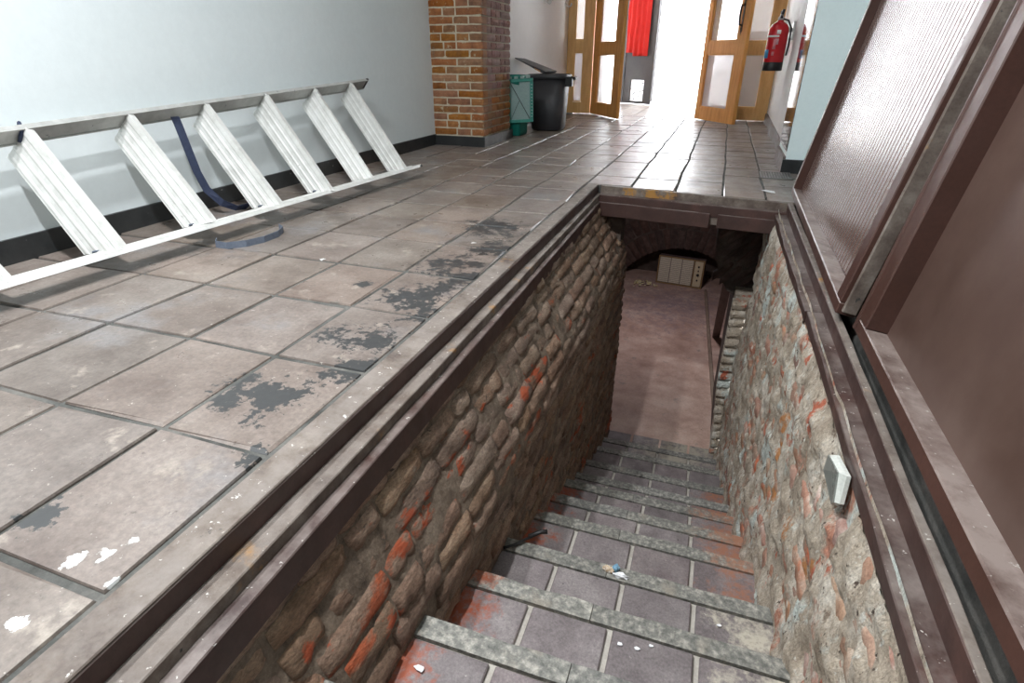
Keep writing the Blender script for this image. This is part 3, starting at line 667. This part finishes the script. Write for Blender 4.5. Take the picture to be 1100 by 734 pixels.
def ribbon(pts, wv, th, mt, name, label, cat):
    m = MB(); P = [Vector(p) for p in pts]; V = []; F = []
    for i, p in enumerate(P):
        w = Vector(wv[i] if isinstance(wv, list) else wv)
        t = (P[min(i + 1, len(P) - 1)] - P[max(0, i - 1)]).normalized(); nn = t.cross(w).normalized() * th
        V += [p - w - nn, p + w - nn, p + w + nn, p - w + nn]
    k = len(P)
    for i in range(k - 1):
        for j in range(4): F.append((4 * i + j, 4 * i + (j + 1) % 4, 4 * i + 4 + (j + 1) % 4, 4 * i + 4 + j))
    F += [(0, 1, 2, 3), tuple(4 * (k - 1) + j for j in (3, 2, 1, 0))]
    m.add(V, F, False); o = m.obj(name, mt, origin=tuple(P[-1])); return tag(o, label, cat)
w1 = (.006, .016, .0)
sp = [(-2.203, 1.945, .432), (-2.20, 1.950, .40), (-2.185, 1.955, .30), (-2.175, 1.965, .20), (-2.165, 1.985, .12), (-2.13, 2.02, .055), (-2.10, 2.07, .022), (-2.10, 2.13, .018), (-2.12, 2.18, .026), (-2.16, 2.20, .07), (-2.19, 2.20, .14)]
ws = [w1] * 4 + [(.006, .014, .008), (.008, .006, .013), (.010, .0, .012), (.008, 0, .014), (.004, 0, .015), (.012, 0, .01), (.014, 0, .006)]
ribbon(sp, ws, .0015, MT['navy'], 'strap', 'dark navy webbing strap hanging from the ladder rail to the floor', 'strap')
sp = [(-1.905, 1.70, .018), (-1.87, 1.655, .015), (-1.80, 1.665, .014), (-1.74, 1.74, .014), (-1.72, 1.83, .016), (-1.735, 1.905, .02), (-1.78, 1.935, .022), (-1.81, 1.925, .02)]
sp = [(-1.79, 1.63, .016), (-1.765, 1.60, .014), (-1.715, 1.60, .013), (-1.665, 1.65, .013), (-1.64, 1.72, .013), (-1.64, 1.80, .013), (-1.665, 1.86, .015), (-1.70, 1.88, .016)]
ribbon(sp, (0, .002, .013), .0015, MT['greystrap'], 'strap', 'short grey blue strap loop lying on the floor tiles beside the ladder', 'strap')
# ------------------------------------------------------------------ bins
def sq_loft(prof, c, n=28, e=3.2, M=None):
    V = []; F = []
    for hx, hy, z in prof:
        for k in range(n):
            a = 2 * math.pi * k / n; ca, sa = math.cos(a), math.sin(a)
            V.append(Vector((c[0] + hx * math.copysign(abs(ca) ** (2 / e), ca), c[1] + hy * math.copysign(abs(sa) ** (2 / e), sa), c[2] + z)))
    for i in range(len(prof) - 1):
        for k in range(n): F.append((i * n + k, i * n + (k + 1) % n, (i + 1) * n + (k + 1) % n, (i + 1) * n + k))
    F += [tuple(range(n - 1, -1, -1)), tuple((len(prof) - 1) * n + k for k in range(n))]
    m = MB(); m.add(V, F, True); return m
C = (-1.71, 6.06, 0)
bn = empty('rubbish_bin', C); tag(bn, 'black plastic rubbish bin with tilted open lid against the far left wall', 'bin')
sq_loft([(.150, .15, .002), (.165, .165, .02), (.195, .19, .50), (.19, .185, .50), (.16, .16, .03)], C).obj('body', MT['binb'], bn)
sq_loft([(.205, .20, .485), (.213, .208, .49), (.213, .208, .525), (.198, .195, .53), (.192, .187, .5), (.195, .19, .485)], C).obj('rim', MT['binb'], bn)
m = MB(); m.tube([(-1.50, 5.98, .47), (-1.46, 5.97, .50), (-1.445, 6.06, .49), (-1.46, 6.15, .50), (-1.50, 6.14, .47)], .014, 8); m.box(-1.52, -1.45, 5.95, 6.0, .42, .50); m.obj('handle', MT['black'], bn, bevel=.0)
m = MB(); m.hexa([(-2.03, 5.90, .668), (-1.72, 5.86, .532), (-1.70, 6.23, .532), (-2.03, 6.2, .665), (-2.035, 5.90, .676), (-1.70, 5.86, .555), (-1.68, 6.23, .555), (-2.03, 6.2, .672)])
lid = m.obj('lid', MT['binb'], bn, bevel=.006)
m = MB(); m.hexa([(-1.82, 5.878, .575), (-1.755, 5.863, .548), (-1.755, 5.866, .552), (-1.82, 5.88, .579), (-1.82, 5.872, .585), (-1.755, 5.857, .558), (-1.755, 5.869, .562), (-1.82, 5.882, .59)]); m.obj('sticker', MT['orange'], lid)['label'] = 'small orange sticker'
C = (-1.90, 5.50, 0)
bg = empty('recycling_bin', C); tag(bg, 'green plastic bin with its lid hanging open, behind the brick pillar', 'bin')
sq_loft([(.100, .12, .002), (.105, .13, .02), (.112, .15, .50), (.120, .157, .505), (.120, .157, .53), (.103, .14, .53), (.09, .12, .05)], C, e=7).obj('body', MT['bing'], bg)
m = MB(); m.tube([(-1.965, 5.36, .47), (-1.90, 5.355, .475), (-1.80, 5.36, .47)], .025, 10); m.tube([(-1.93, 5.365, .02), (-1.935, 5.36, .46)], .022, 10); m.obj('hinge_post', MT['bing'], bg)
A = Vector((-1.895, 5.31, .12)); B = Vector((-1.665, 5.37, .135)); U = Vector((-.01, .0, .375))
lidroot = MB(); t = Vector((.02, -.09, 0)).normalized() * .02; ub = (B - A).normalized(); uv = U.normalized(); f = .028
for p0, p1, q in ((A, B, uv * f), (A + U - uv * f, B + U - uv * f, uv * f)): lidroot.hexa([p0, p1, p1 - t, p0 - t, p0 + q, p1 + q, p1 + q - t, p0 + q - t])
for p0 in (A, B - ub * f): lidroot.hexa([p0 + uv * f, p0 + ub * f + uv * f, p0 + ub * f + uv * f - t, p0 + uv * f - t, p0 + U - uv * f, p0 + ub * f + U - uv * f, p0 + ub * f + U - uv * f - t, p0 + U - uv * f - t])
ld = lidroot.obj('lid', mat('green_lid_frame', [(.02, .22, .17), (.03, .27, .21)], rough=(.35, .5), bump=0), bg, bevel=.004)
ld['label'] = 'lighter green lid frame'
m = MB(); m.hexa([A + ub * .02 + uv * .02 - t * .7, B - ub * .02 + uv * .02 - t * .7, B - ub * .02 + uv * .02 - t, A + ub * .02 + uv * .02 - t, A + U + ub * .02 - uv * .02 - t * .7, B + U - ub * .02 - uv * .02 - t * .7, B + U - ub * .02 - uv * .02 - t, A + U + ub * .02 - uv * .02 - t]); pn = m.obj('panel', MT['bingp'], ld); pn['label'] = 'pale translucent inner panel'
m = MB(); fr = Vector((.004, -.018, 0)) * .3
m.tube([A + U + ub * .03 - uv * .03 + fr, B - ub * .03 + uv * .03 + fr], .003, 6); m.tube([A + ub * .03 + uv * .03 + fr, A + U * .5 + ub * .11 + fr], .002, 6); m.obj('brace', MT['iron'], ld)
m = MB()
for k in range(11): p = B - ub * .012 + uv * (.05 + k * .027); m.box(p.x - .004, p.x + .004, p.y - .008, p.y + .002, p.z - .005, p.z + .005)
for k in range(4): p = A + U + ub * (.03 + .055 * k) + uv * .008; m.box(p.x - .014, p.x + .014, p.y - .012, p.y + .012, p.z - .008, p.z + .012)
m.obj('clips', mat('pale_clip_plastic', [(.30, .42, .40)], bump=0), ld)['kind'] = 'stuff'
# ------------------------------------------------------------------ pine double door
def leaf(name, mt, p0, p1, w, stiles, glasses, handle=None, zt=2.2, gm=(GL, GL), z0=.012):
    p0 = Vector((*p0, 0)); d = (Vector((*p1, 0)) - p0).normalized(); n = Vector((d.y, -d.x, 0))
    if n.y > 0: n = -n
    M = Matrix.Translation(p0) @ Matrix((d, -n, Vector((0, 0, 1)))).transposed().to_4x4()
    base = MB(); base.box(stiles[0], w - stiles[1], 0, .040, z0, .15, M)
    root = struct(base.obj(name, mt, bevel=.003))
    for a0, a1 in ((0, stiles[0]), (w - stiles[1], w)):
        m = MB(); m.box(a0, a1, -.001, .041, z0, zt, M); m.obj('stile', mt, root, bevel=.003)
    zz = [.15] + [q for g in glasses for q in g][1:-1] + [zt]
    for (a, b) in zip(glasses[:-1], glasses[1:]):
        m = MB(); m.box(stiles[0], w - stiles[1], 0, .04, a[1], b[0], M); m.obj('rail', mt, root, bevel=.003)
    m = MB(); m.box(stiles[0], w - stiles[1], 0, .04, glasses[-1][1], zt, M); m.obj('rail', mt, root, bevel=.003)
    for g, gmm in zip(glasses, gm):
        m = MB(); m.box(stiles[0], w - stiles[1], .016, .022, g[0], g[1], M); pane = m.obj('pane', gmm, root)
        m = MB(); s = .014; a, b = stiles[0], w - stiles[1]
        for q in ((a, a + s, g[0], g[1]), (b - s, b, g[0], g[1]), (a + s, b - s, g[0], g[0] + s), (a + s, b - s, g[1] - s, g[1])):
            m.box(q[0], q[1], .006, .034, q[2], q[3], M)
        m.obj('bead', mt, root)
    if handle:
        for side in (-1, 1):
            yb = -.002 if side < 0 else .042
            m = MB(); a = handle; y1 = yb + side * .006; y2 = yb + side * .042
            m.box(a - .012, a + .012, min(yb, y1), max(yb, y1), .93, 1.24, M)
            m.add([M @ Vector(q) for q in ((a - .022, y1, 1.19), (a, y1, 1.29), (a + .022, y1, 1.19), (a - .022, y1, .97), (a, y1, .89), (a + .022, y1, .97))], [(0, 1, 2), (3, 4, 5)])
            m.tube([M @ Vector(q) for q in ((a, y1, .99), (a, y2 - side * .004, 1.0), (a, y2, 1.03), (a, y2 + side * .004, 1.08), (a, y2, 1.13), (a, y2 - side * .004, 1.17), (a, y1, 1.18))], .010, 8)
            m.obj('handle', MT['iron'], root)['label'] = 'black wrought iron pull handle'
    return root
G2 = [(.15, .725), (.85, 1.95)]
leaf('door_1', MT['pine'], (-1.705, 8.10), (-1.235, 7.406), .85, (.15, .19), G2)
leaf('door_2', MT['pine'], (-.324, 7.80), (.119, 7.150), .785, (.085, .165), G2, handle=.68, gm=(GLM, GL))
leaf('door_3', MT['pinep'], (-2.055, 8.085), (-1.73, 8.11), .345, (.095, .125), [(.155, .75), (.89, 1.95)], gm=(GLM, GL))
leaf('door_4', MT['pinep'], (-.30, 7.775), (.505, 7.79), .80, (.10, .13), G2, gm=(GLD, GL))
m = MB(); m.box(-2.06, .70, 8.02, 8.10, 2.2, 2.36); struct(m.obj('trim_door_head', MT['pine'], bevel=.004))
# grey street door with red cloth
p0 = Vector((-1.70, 10.44, 0)); d = Vector((.504, -.28, 0)).normalized(); n = Vector((d.y, -d.x, 0)); Mg = Matrix.Translation(p0) @ Matrix((d, -n, Vector((0, 0, 1)))).transposed().to_4x4()
m = MB(); m.box(0, .60, 0, .05, .012, .05, Mg); gd = struct(m.obj('door_5', MT['greydoor']))
for q in ((0, .20, .05, .37), (.47, .64, .05, .37), (0, .64, .37, 2.3)):
    m = MB(); m.box(q[0], q[1], 0, .05, q[2], q[3], Mg); m.obj('panel', MT['greydoor'], gd)
for a0 in (.0, .57):
    m = MB(); m.box(a0, a0 + .07, -.015, .0, .012, 2.3, Mg); m.obj('stile', MT['greydoor'], gd)
m = MB(); m.box(.2, .47, .02, .026, .05, .37, Mg); m.obj('pane', glass('white_lace_pane', (.9, .9, .92), .55, .3), gd)
m = MB(); rr = random.Random(3)
for k in range(70):
    a = rr.uniform(.205, .44); z = rr.uniform(.06, .35); s = rr.uniform(.008, .022); m.box(a, a + s, .012, .018, z, z + s * .8, Mg)
m.obj('lattice', MT['greydoor'], gd)['kind'] = 'stuff'
m = MB(); V = []; F = []; nx, nz = 36, 16
for j in range(nz + 1):
    for i in range(nx + 1):
        a = .10 + .42 * i / nx; z = 2.15 - (2.15 - .72 - .05 * (i < 12)) * j / nz
        y = -.06 + .022 * math.sin(i * .75 + .4 * math.sin(j * .5)) * (.5 + .5 * j / nz) + .008 * noise.noise((i * .4, j * .4, 0))
        V.append(Mg @ Vector((a + .01 * noise.noise((j * .5, 0, 3)), y, z)))
for j in range(nz):
    for i in range(nx): k = j * (nx + 1) + i; F.append((k, k + 1, k + nx + 2, k + nx + 1))
m.add(V, F, True); oc = m.obj('cloth', MT['cloth'], origin=tuple(Mg @ Vector((.3, -.06, .72))))
sd = oc.modifiers.new('thick', 'SOLIDIFY'); sd.thickness = .004
tag(oc, 'bright red cloth hanging in folds in front of the grey street door', 'cloth')
m = MB(); m.tube([Mg @ Vector((.08, -.06, 2.16)), Mg @ Vector((.54, -.06, 2.16))], .008, 8); m.tube([Mg @ Vector((.08, 0, 2.16)), Mg @ Vector((.08, -.06, 2.16))], .006, 6); m.tube([Mg @ Vector((.54, 0, 2.16)), Mg @ Vector((.54, -.06, 2.16))], .006, 6); m.obj('curtain_rod', MT['iron'], gd)
# ------------------------------------------------------------------ fire extinguisher on the right wall
C = (.355, 6.0, .575)
fe = empty('fire_extinguisher', C); tag(fe, 'red fire extinguisher with black base mounted on the white right wall', 'extinguisher')
m = MB(); m.lathe([(.078, .06), (.0825, .07), (.0825, .31), (.078, .335), (.062, .36), (.040, .375), (.026, .382), (.024, .392)], C, 32); m.obj('cylinder', MT['red'], fe)
m = MB(); m.lathe([(.080, 0), (.0835, .004), (.0835, .068), (.079, .072)], C, 32); m.obj('base', MT['black'], fe)
m = MB(); m.lathe([(.02, .388), (.024, .392), (.024, .415), (.018, .42)], C, 16); m.box(C[0] - .012, C[0] + .012, C[1] - .03, C[1] + .02, C[2] + .41, C[2] + .435); m.obj('valve', MT['chrome'], fe)['label'] = 'metal valve'
m = MB(); m.box(-.011, .011, -.06, .045, 0, .012, Matrix.Translation((C[0], C[1], C[2] + .432)) @ Matrix.Rotation(.5, 4, 'X')); m.box(-.011, .011, -.03, .03, 0, .045, Matrix.Translation((C[0] + .004, C[1], C[2] + .428)) @ Matrix.Rotation(.15, 4, 'Y')); m.obj('lever', MT['black'], fe, bevel=.003)['label'] = 'black squeeze lever'
m = MB(); m.tube([(C[0] + .02, C[1] - .01, C[2] + .40), (C[0] + .06, C[1] - .015, C[2] + .39), (C[0] + .095, C[1] - .02, C[2] + .33), (C[0] + .098, C[1] - .02, C[2] + .2), (C[0] + .092, C[1] - .02, C[2] + .12)], .008, 8); m.obj('hose', MT['black'], fe)
def patch(a0, a1, z0, z1, mt, nm='label', r=.0832):
    m = MB(); V = []; F = []; n = 10
    for i in range(n + 1):
        a = math.radians(a0 + (a1 - a0) * i / n)
        for q in (r, r + .0006):
            for z in (z0, z1): V.append((C[0] + q * math.cos(a), C[1] + q * math.sin(a), C[2] + z))
    for i in range(n):
        k = 4 * i; F += [(k + 2, k + 3, k + 7, k + 6), (k, k + 4, k + 5, k + 1), (k + 1, k + 5, k + 7, k + 3), (k, k + 2, k + 6, k + 4)]
    m.add(V, F, True); m.obj(nm, mt, fe)
patch(-165, -85, .262, .276, MT['white']); patch(-100, -80, .285, .315, MT['white'])
patch(-112, -96, .17, .245, mat('pink_print', [(.62, .22, .24)], bump=0)); patch(-104, -84, .205, .25, mat('pale_print', [(.6, .3, .32)], bump=0))
patch(-112, -98, .12, .15, mat('pink_print_small', [(.6, .2, .22)], bump=0)); patch(-170, -132, .10, .165, MT['blue'])
m = MB(); m.box(C[0] + .05, .485, C[1] - .02, C[1] + .02, C[2] + .30, C[2] + .33); m.box(.46, .485, C[1] - .03, C[1] + .03, C[2] + .24, C[2] + .38); m.obj('wall_bracket', MT['chrome'], fe)
# ------------------------------------------------------------------ small things on the floor level
m = MB(); x0, x1, y0, y1 = .285, .47, 3.86, 4.10
g = empty('floor_drain', (.38, 3.98, 0)); tag(g, 'dark metal drain grate set flush in the floor beside the teal pilaster', 'drain')
m = MB(); m.box(x0, x1, y0, y0 + .012, .0025, .008); m.box(x0, x1, y1 - .012, y1, .0025, .008); m.box(x0, x0 + .012, y0, y1, .0025, .008); m.box(x1 - .012, x1, y0, y1, .0025, .008); m.obj('frame', MT['grate'], g)
m = MB(); m.box(x0 + .01, x1 - .01, y0 + .01, y1 - .01, .0022, .003); m.obj('sump', MT['black'], g)
bar = None
for k in range(10):
    x = x0 + .022 + k * .0157
    m = MB(); m.box(x - .0042, x + .0042, y0 + .01, y1 - .01, .003, .0075); m.obj('bar', MT['grate'], g)
m = MB(); m.add([(.270, 3.455, .006), (.318, 3.395, .008), (.340, 3.40, .006), (.335, 3.425, .011), (.30, 3.47, .007), (.285, 3.474, .006), (.318, 3.40, .0085)], [(0, 1, 6), (1, 2, 3, 6), (6, 3, 4, 0), (4, 5, 0)])
pp = m.obj('paper_scrap', MT['paper'], origin=(.31, 3.43, .006)); pp.modifiers.new('t', 'SOLIDIFY').thickness = .001; tag(pp, 'small white paper scrap on the tiles by the far edge of the hatch', 'paper scrap')
# ------------------------------------------------------------------ things down the stairwell
m = MB(); V1 = [(.3375, 1.142, -.109), (.3375, 1.105, -.082), (.3375, 1.007, -.060), (.3375, .995, -.119), (.3375, 1.029, -.151), (.3375, 1.143, -.151)]
bl = empty('wall_light', (.336, 1.06, -.11)); tag(bl, 'pale faceted wall light fixed on the right stairwell wall below the frame', 'wall light')
R0_ = [(.322, 1.100, -.088), (.320, 1.022, -.066), (.322, 1.0, -.122)]
sh = MB(); Vh = [Vector(p) for p in V1]; inn = [Vector((.330, y, z)) for _, y, z in V1]
sh.add(Vh + inn, [tuple(range(6))] + [(i, i + 6, (i + 1) % 6 + 6, (i + 1) % 6) for i in range(6)] + [tuple(range(11, 5, -1))])
sh.obj('base', MT['offwhite'], bl)
a = inn; r = [Vector(p) for p in R0_]
m = MB(); m.add([a[0], a[1], a[2], a[3], r[0], r[1], r[2], a[4]], [(0, 1, 5, 4), (1, 2, 3, 6, 5)]); m.obj('cover', MT['offwhite'], bl).modifiers.new('t', 'SOLIDIFY').thickness = .003
m = MB(); m.add([a[0], r[0], r[1], r[2], a[3], a[4], a[5]], [(0, 1, 2, 6), (2, 3, 4, 5), (2, 5, 6)]); o = m.obj('lens', MT['greylens'], bl); o['label'] = 'grey facet'; o.modifiers.new('t', 'SOLIDIFY').thickness = .003
m = MB(); m.tube([(-.438, 1.183, -.700), (-.41, 1.205, -.699), (-.36, 1.262, -.696)], .0045, 7); m.tube([(-.375, 1.246, -.692), (-.345, 1.275, -.690), (-.325, 1.283, -.690)], .0075, 7)
st = m.obj('stick', MT['iron'], origin=(-.38, 1.23, -.705)); tag(st, 'thin dark stick resting on a step against the left stairwell wall', 'stick')
def crumple(name, c, s, mt_cols, label, cat, seed, parts):
    root = empty(name, c); tag(root, label, cat)
    for q, (nm, mt, off, sc) in enumerate(parts):
        bm = bmesh.new(); bmesh.ops.create_icosphere(bm, subdivisions=2, radius=1)
        for v in bm.verts:
            p = v.co.copy(); f = 1 + .55 * noise.noise(p * 2.1 + Vector((seed, q * 3, 0))) + .3 * noise.noise(p * 5 + Vector((seed, q, 2)))
            v.co = Vector((p.x * sc[0] * f, p.y * sc[1] * f, max(p.z * sc[2] * f, -sc[2] * .6))) + Vector(off)
        me = bpy.data.meshes.new(nm); bm.to_mesh(me); bm.free()
        link(nm, me, mt, root)
    return root
crumple('sweet_wrapper', (-.095, 1.213, -.7095), 1, None, 'crumpled white and blue wrapper lying on a stair nosing', 'wrapper', 4,
        [('foil', MT['paper'], (.018, -.012, .007), (.022, .008, .010)), ('foil', mat('wrapper_blue', [(.12, .28, .42), (.25, .40, .5)], scale=80, bump=0), (.0, .008, .010), (.012, .010, .012)), ('foil', mat('wrapper_mixed', [(.75, .74, .70), (.5, .35, .2), (.75, .75, .76)], scale=90, bump=0), (-.02, 0, .007), (.018, .010, .009))])
def chip(c, s, seed, label, mtn='paper'):
    r = random.Random(seed); n = 6; V = [(c[0] + s * r.uniform(.5, 1) * math.cos(k * 1.047), c[1] + .6 * s * r.uniform(.5, 1) * math.sin(k * 1.047), c[2]) for k in range(n)]
    m = MB(); m.add(V + [(x, y, z + .003) for x, y, z in V], [tuple(range(n - 1, -1, -1)), tuple(range(n, 2 * n))] + [(i, (i + 1) % n, (i + 1) % n + n, i + n) for i in range(n)])
    o = m.obj('paint_chip', MT[mtn], origin=c); tag(o, label, 'paint chip', 'paint chips on the stairs')
chip((-.40, .60, -.428), .016, 1, 'white paint chip on the nearest visible stair tread')
for k, (x, y, w) in enumerate(((-.04, .885, 'leftmost'), (.0, .888, 'middle'), (.03, .905, 'rightmost'))): chip((x, y, -.568), .009, 5 + k, w + ' of three pale paint chips in a row on the second stair tread')
chip((.20, 1.13, -.708), .008, 9, 'tiny white paint chip on the right of the third stair tread')
for y, z, w in ((7.0, 1.235, 'nearer the brick pillar'), (7.9, 1.27, 'nearer the pine doors')):
    hk = empty('coat_hook', (-2.06, y, z)); tag(hk, 'small white hook high on the far left wall, the one ' + w, 'hook', 'white wall hooks')
    m = MB(); m.box(-2.061, -2.052, y - .02, y + .02, z - .02, z + .07); m.obj('plate', MT['white'], hk, bevel=.002)
    m = MB(); m.tube([(-2.055, y, z + .03), (-2.03, y, z - .005), (-2.005, y, z - .02), (-1.985, y, z - .008), (-1.98, y, z + .02)], .009, 8); m.obj('prong', MT['white'], hk)
# cellar
hx0, hx1 = -.47, .07
ht = empty('heater', (-.2, 6.82, -1.83)); tag(ht, 'old cream electric heater with slatted grille standing at the cellar end', 'heater')
Mh = Matrix.Translation((-.2, 6.80, -1.83)) @ Matrix.Rotation(-.12, 4, 'Z') @ Matrix.Rotation(-.10, 4, 'X')
def hb(nm, q, mt, par=ht, bev=.003):
    m = MB(); m.box(*q, Mh); return m.obj(nm, mt, par, bevel=bev)
hb('case', (-.275, .275, .02, .13, .0, .345), MT['wood'])
for q in ((-.275, .275, 0, .02, .0, .014), (-.275, .275, 0, .02, .331, .345), (-.275, -.261, 0, .02, .014, .331), (.261, .275, 0, .02, .014, .331), (.150, .160, 0, .02, .014, .331)):
    hb('frame', q, mat('brass_frame', [(.30, .20, .09)], rough=(.35, .5), bump=0) if 'brass_frame' not in bpy.data.materials else bpy.data.materials['brass_frame'], bev=.002)
for k in range(15):
    z = .022 + k * .0207
    for j in range(3): hb('slat', (-.257 + j * .136, -.257 + j * .136 + .128, .004, .016, z, z + .0155), MT['beiged'], bev=0)
cp = hb('control_panel', (.164, .258, .004, .018, .018, .328), MT['beige'])
for z, s in ((.10, .010), (.165, .016), (.215, .008), (.265, .011)):
    m = MB(); m.lathe([(s, 0), (s, .012), (s * .7, .016)], (0, 0, 0), 12, Mh @ Matrix.Translation((.212, .004, z)) @ Matrix.Rotation(math.pi / 2, 4, 'X')); m.obj('knob', MT['black'], cp)
rr = random.Random(5); m = MB()
for k in range(46):
    x = -.62 + rr.gauss(0, .07); y = 6.70 + rr.gauss(0, .035); s = rr.uniform(.006, .018); z = -1.83 + rr.random() * .018
    m.box(-s, s, -s * .6, s * .6, 0, s * .8, Matrix.Translation((x, y, z)) @ Matrix.Rotation(rr.random() * 6, 4, 'Z') @ Matrix.Rotation(rr.random() * .8, 4, 'X'))
so = m.obj('plaster_crumbs', MT['yellow'], origin=(-.62, 6.7, -1.83)); stuff(so); tag(so, 'scatter of pale yellow plaster crumbs beside the cellar heater', 'crumbs')
m = MB(); m.hexa([(.117, 6.70, -1.832), (.140, 6.70, -1.832), (.325, 3.66, -1.832), (.300, 3.66, -1.832), (.117, 6.70, -1.80), (.140, 6.70, -1.80), (.325, 3.66, -1.80), (.300, 3.66, -1.80)])
tag(m.obj('batten', mat('pale_batten_wood', [(.22, .16, .12), (.33, .26, .20)], scale=9), bevel=.002, origin=(.22, 5.2, -1.832)), 'long thin wooden batten lying on the cellar floor', 'batten')
m = MB(); a = Vector((.262, 5.43, -1.826)); b = Vector((.222, 4.42, -.80)); w = Vector((.05, 0, 0)); t = Vector((0, .022, .022))
m.hexa([a - w * .4, a + w, a + w + t, a - w * .4 + t, b - w * .4, b + w, b + w + t, b - w * .4 + t]); tag(m.obj('plank', MT['wood'], bevel=.003, origin=tuple(a)), 'dark brown plank leaning against the pier in the cellar', 'plank')
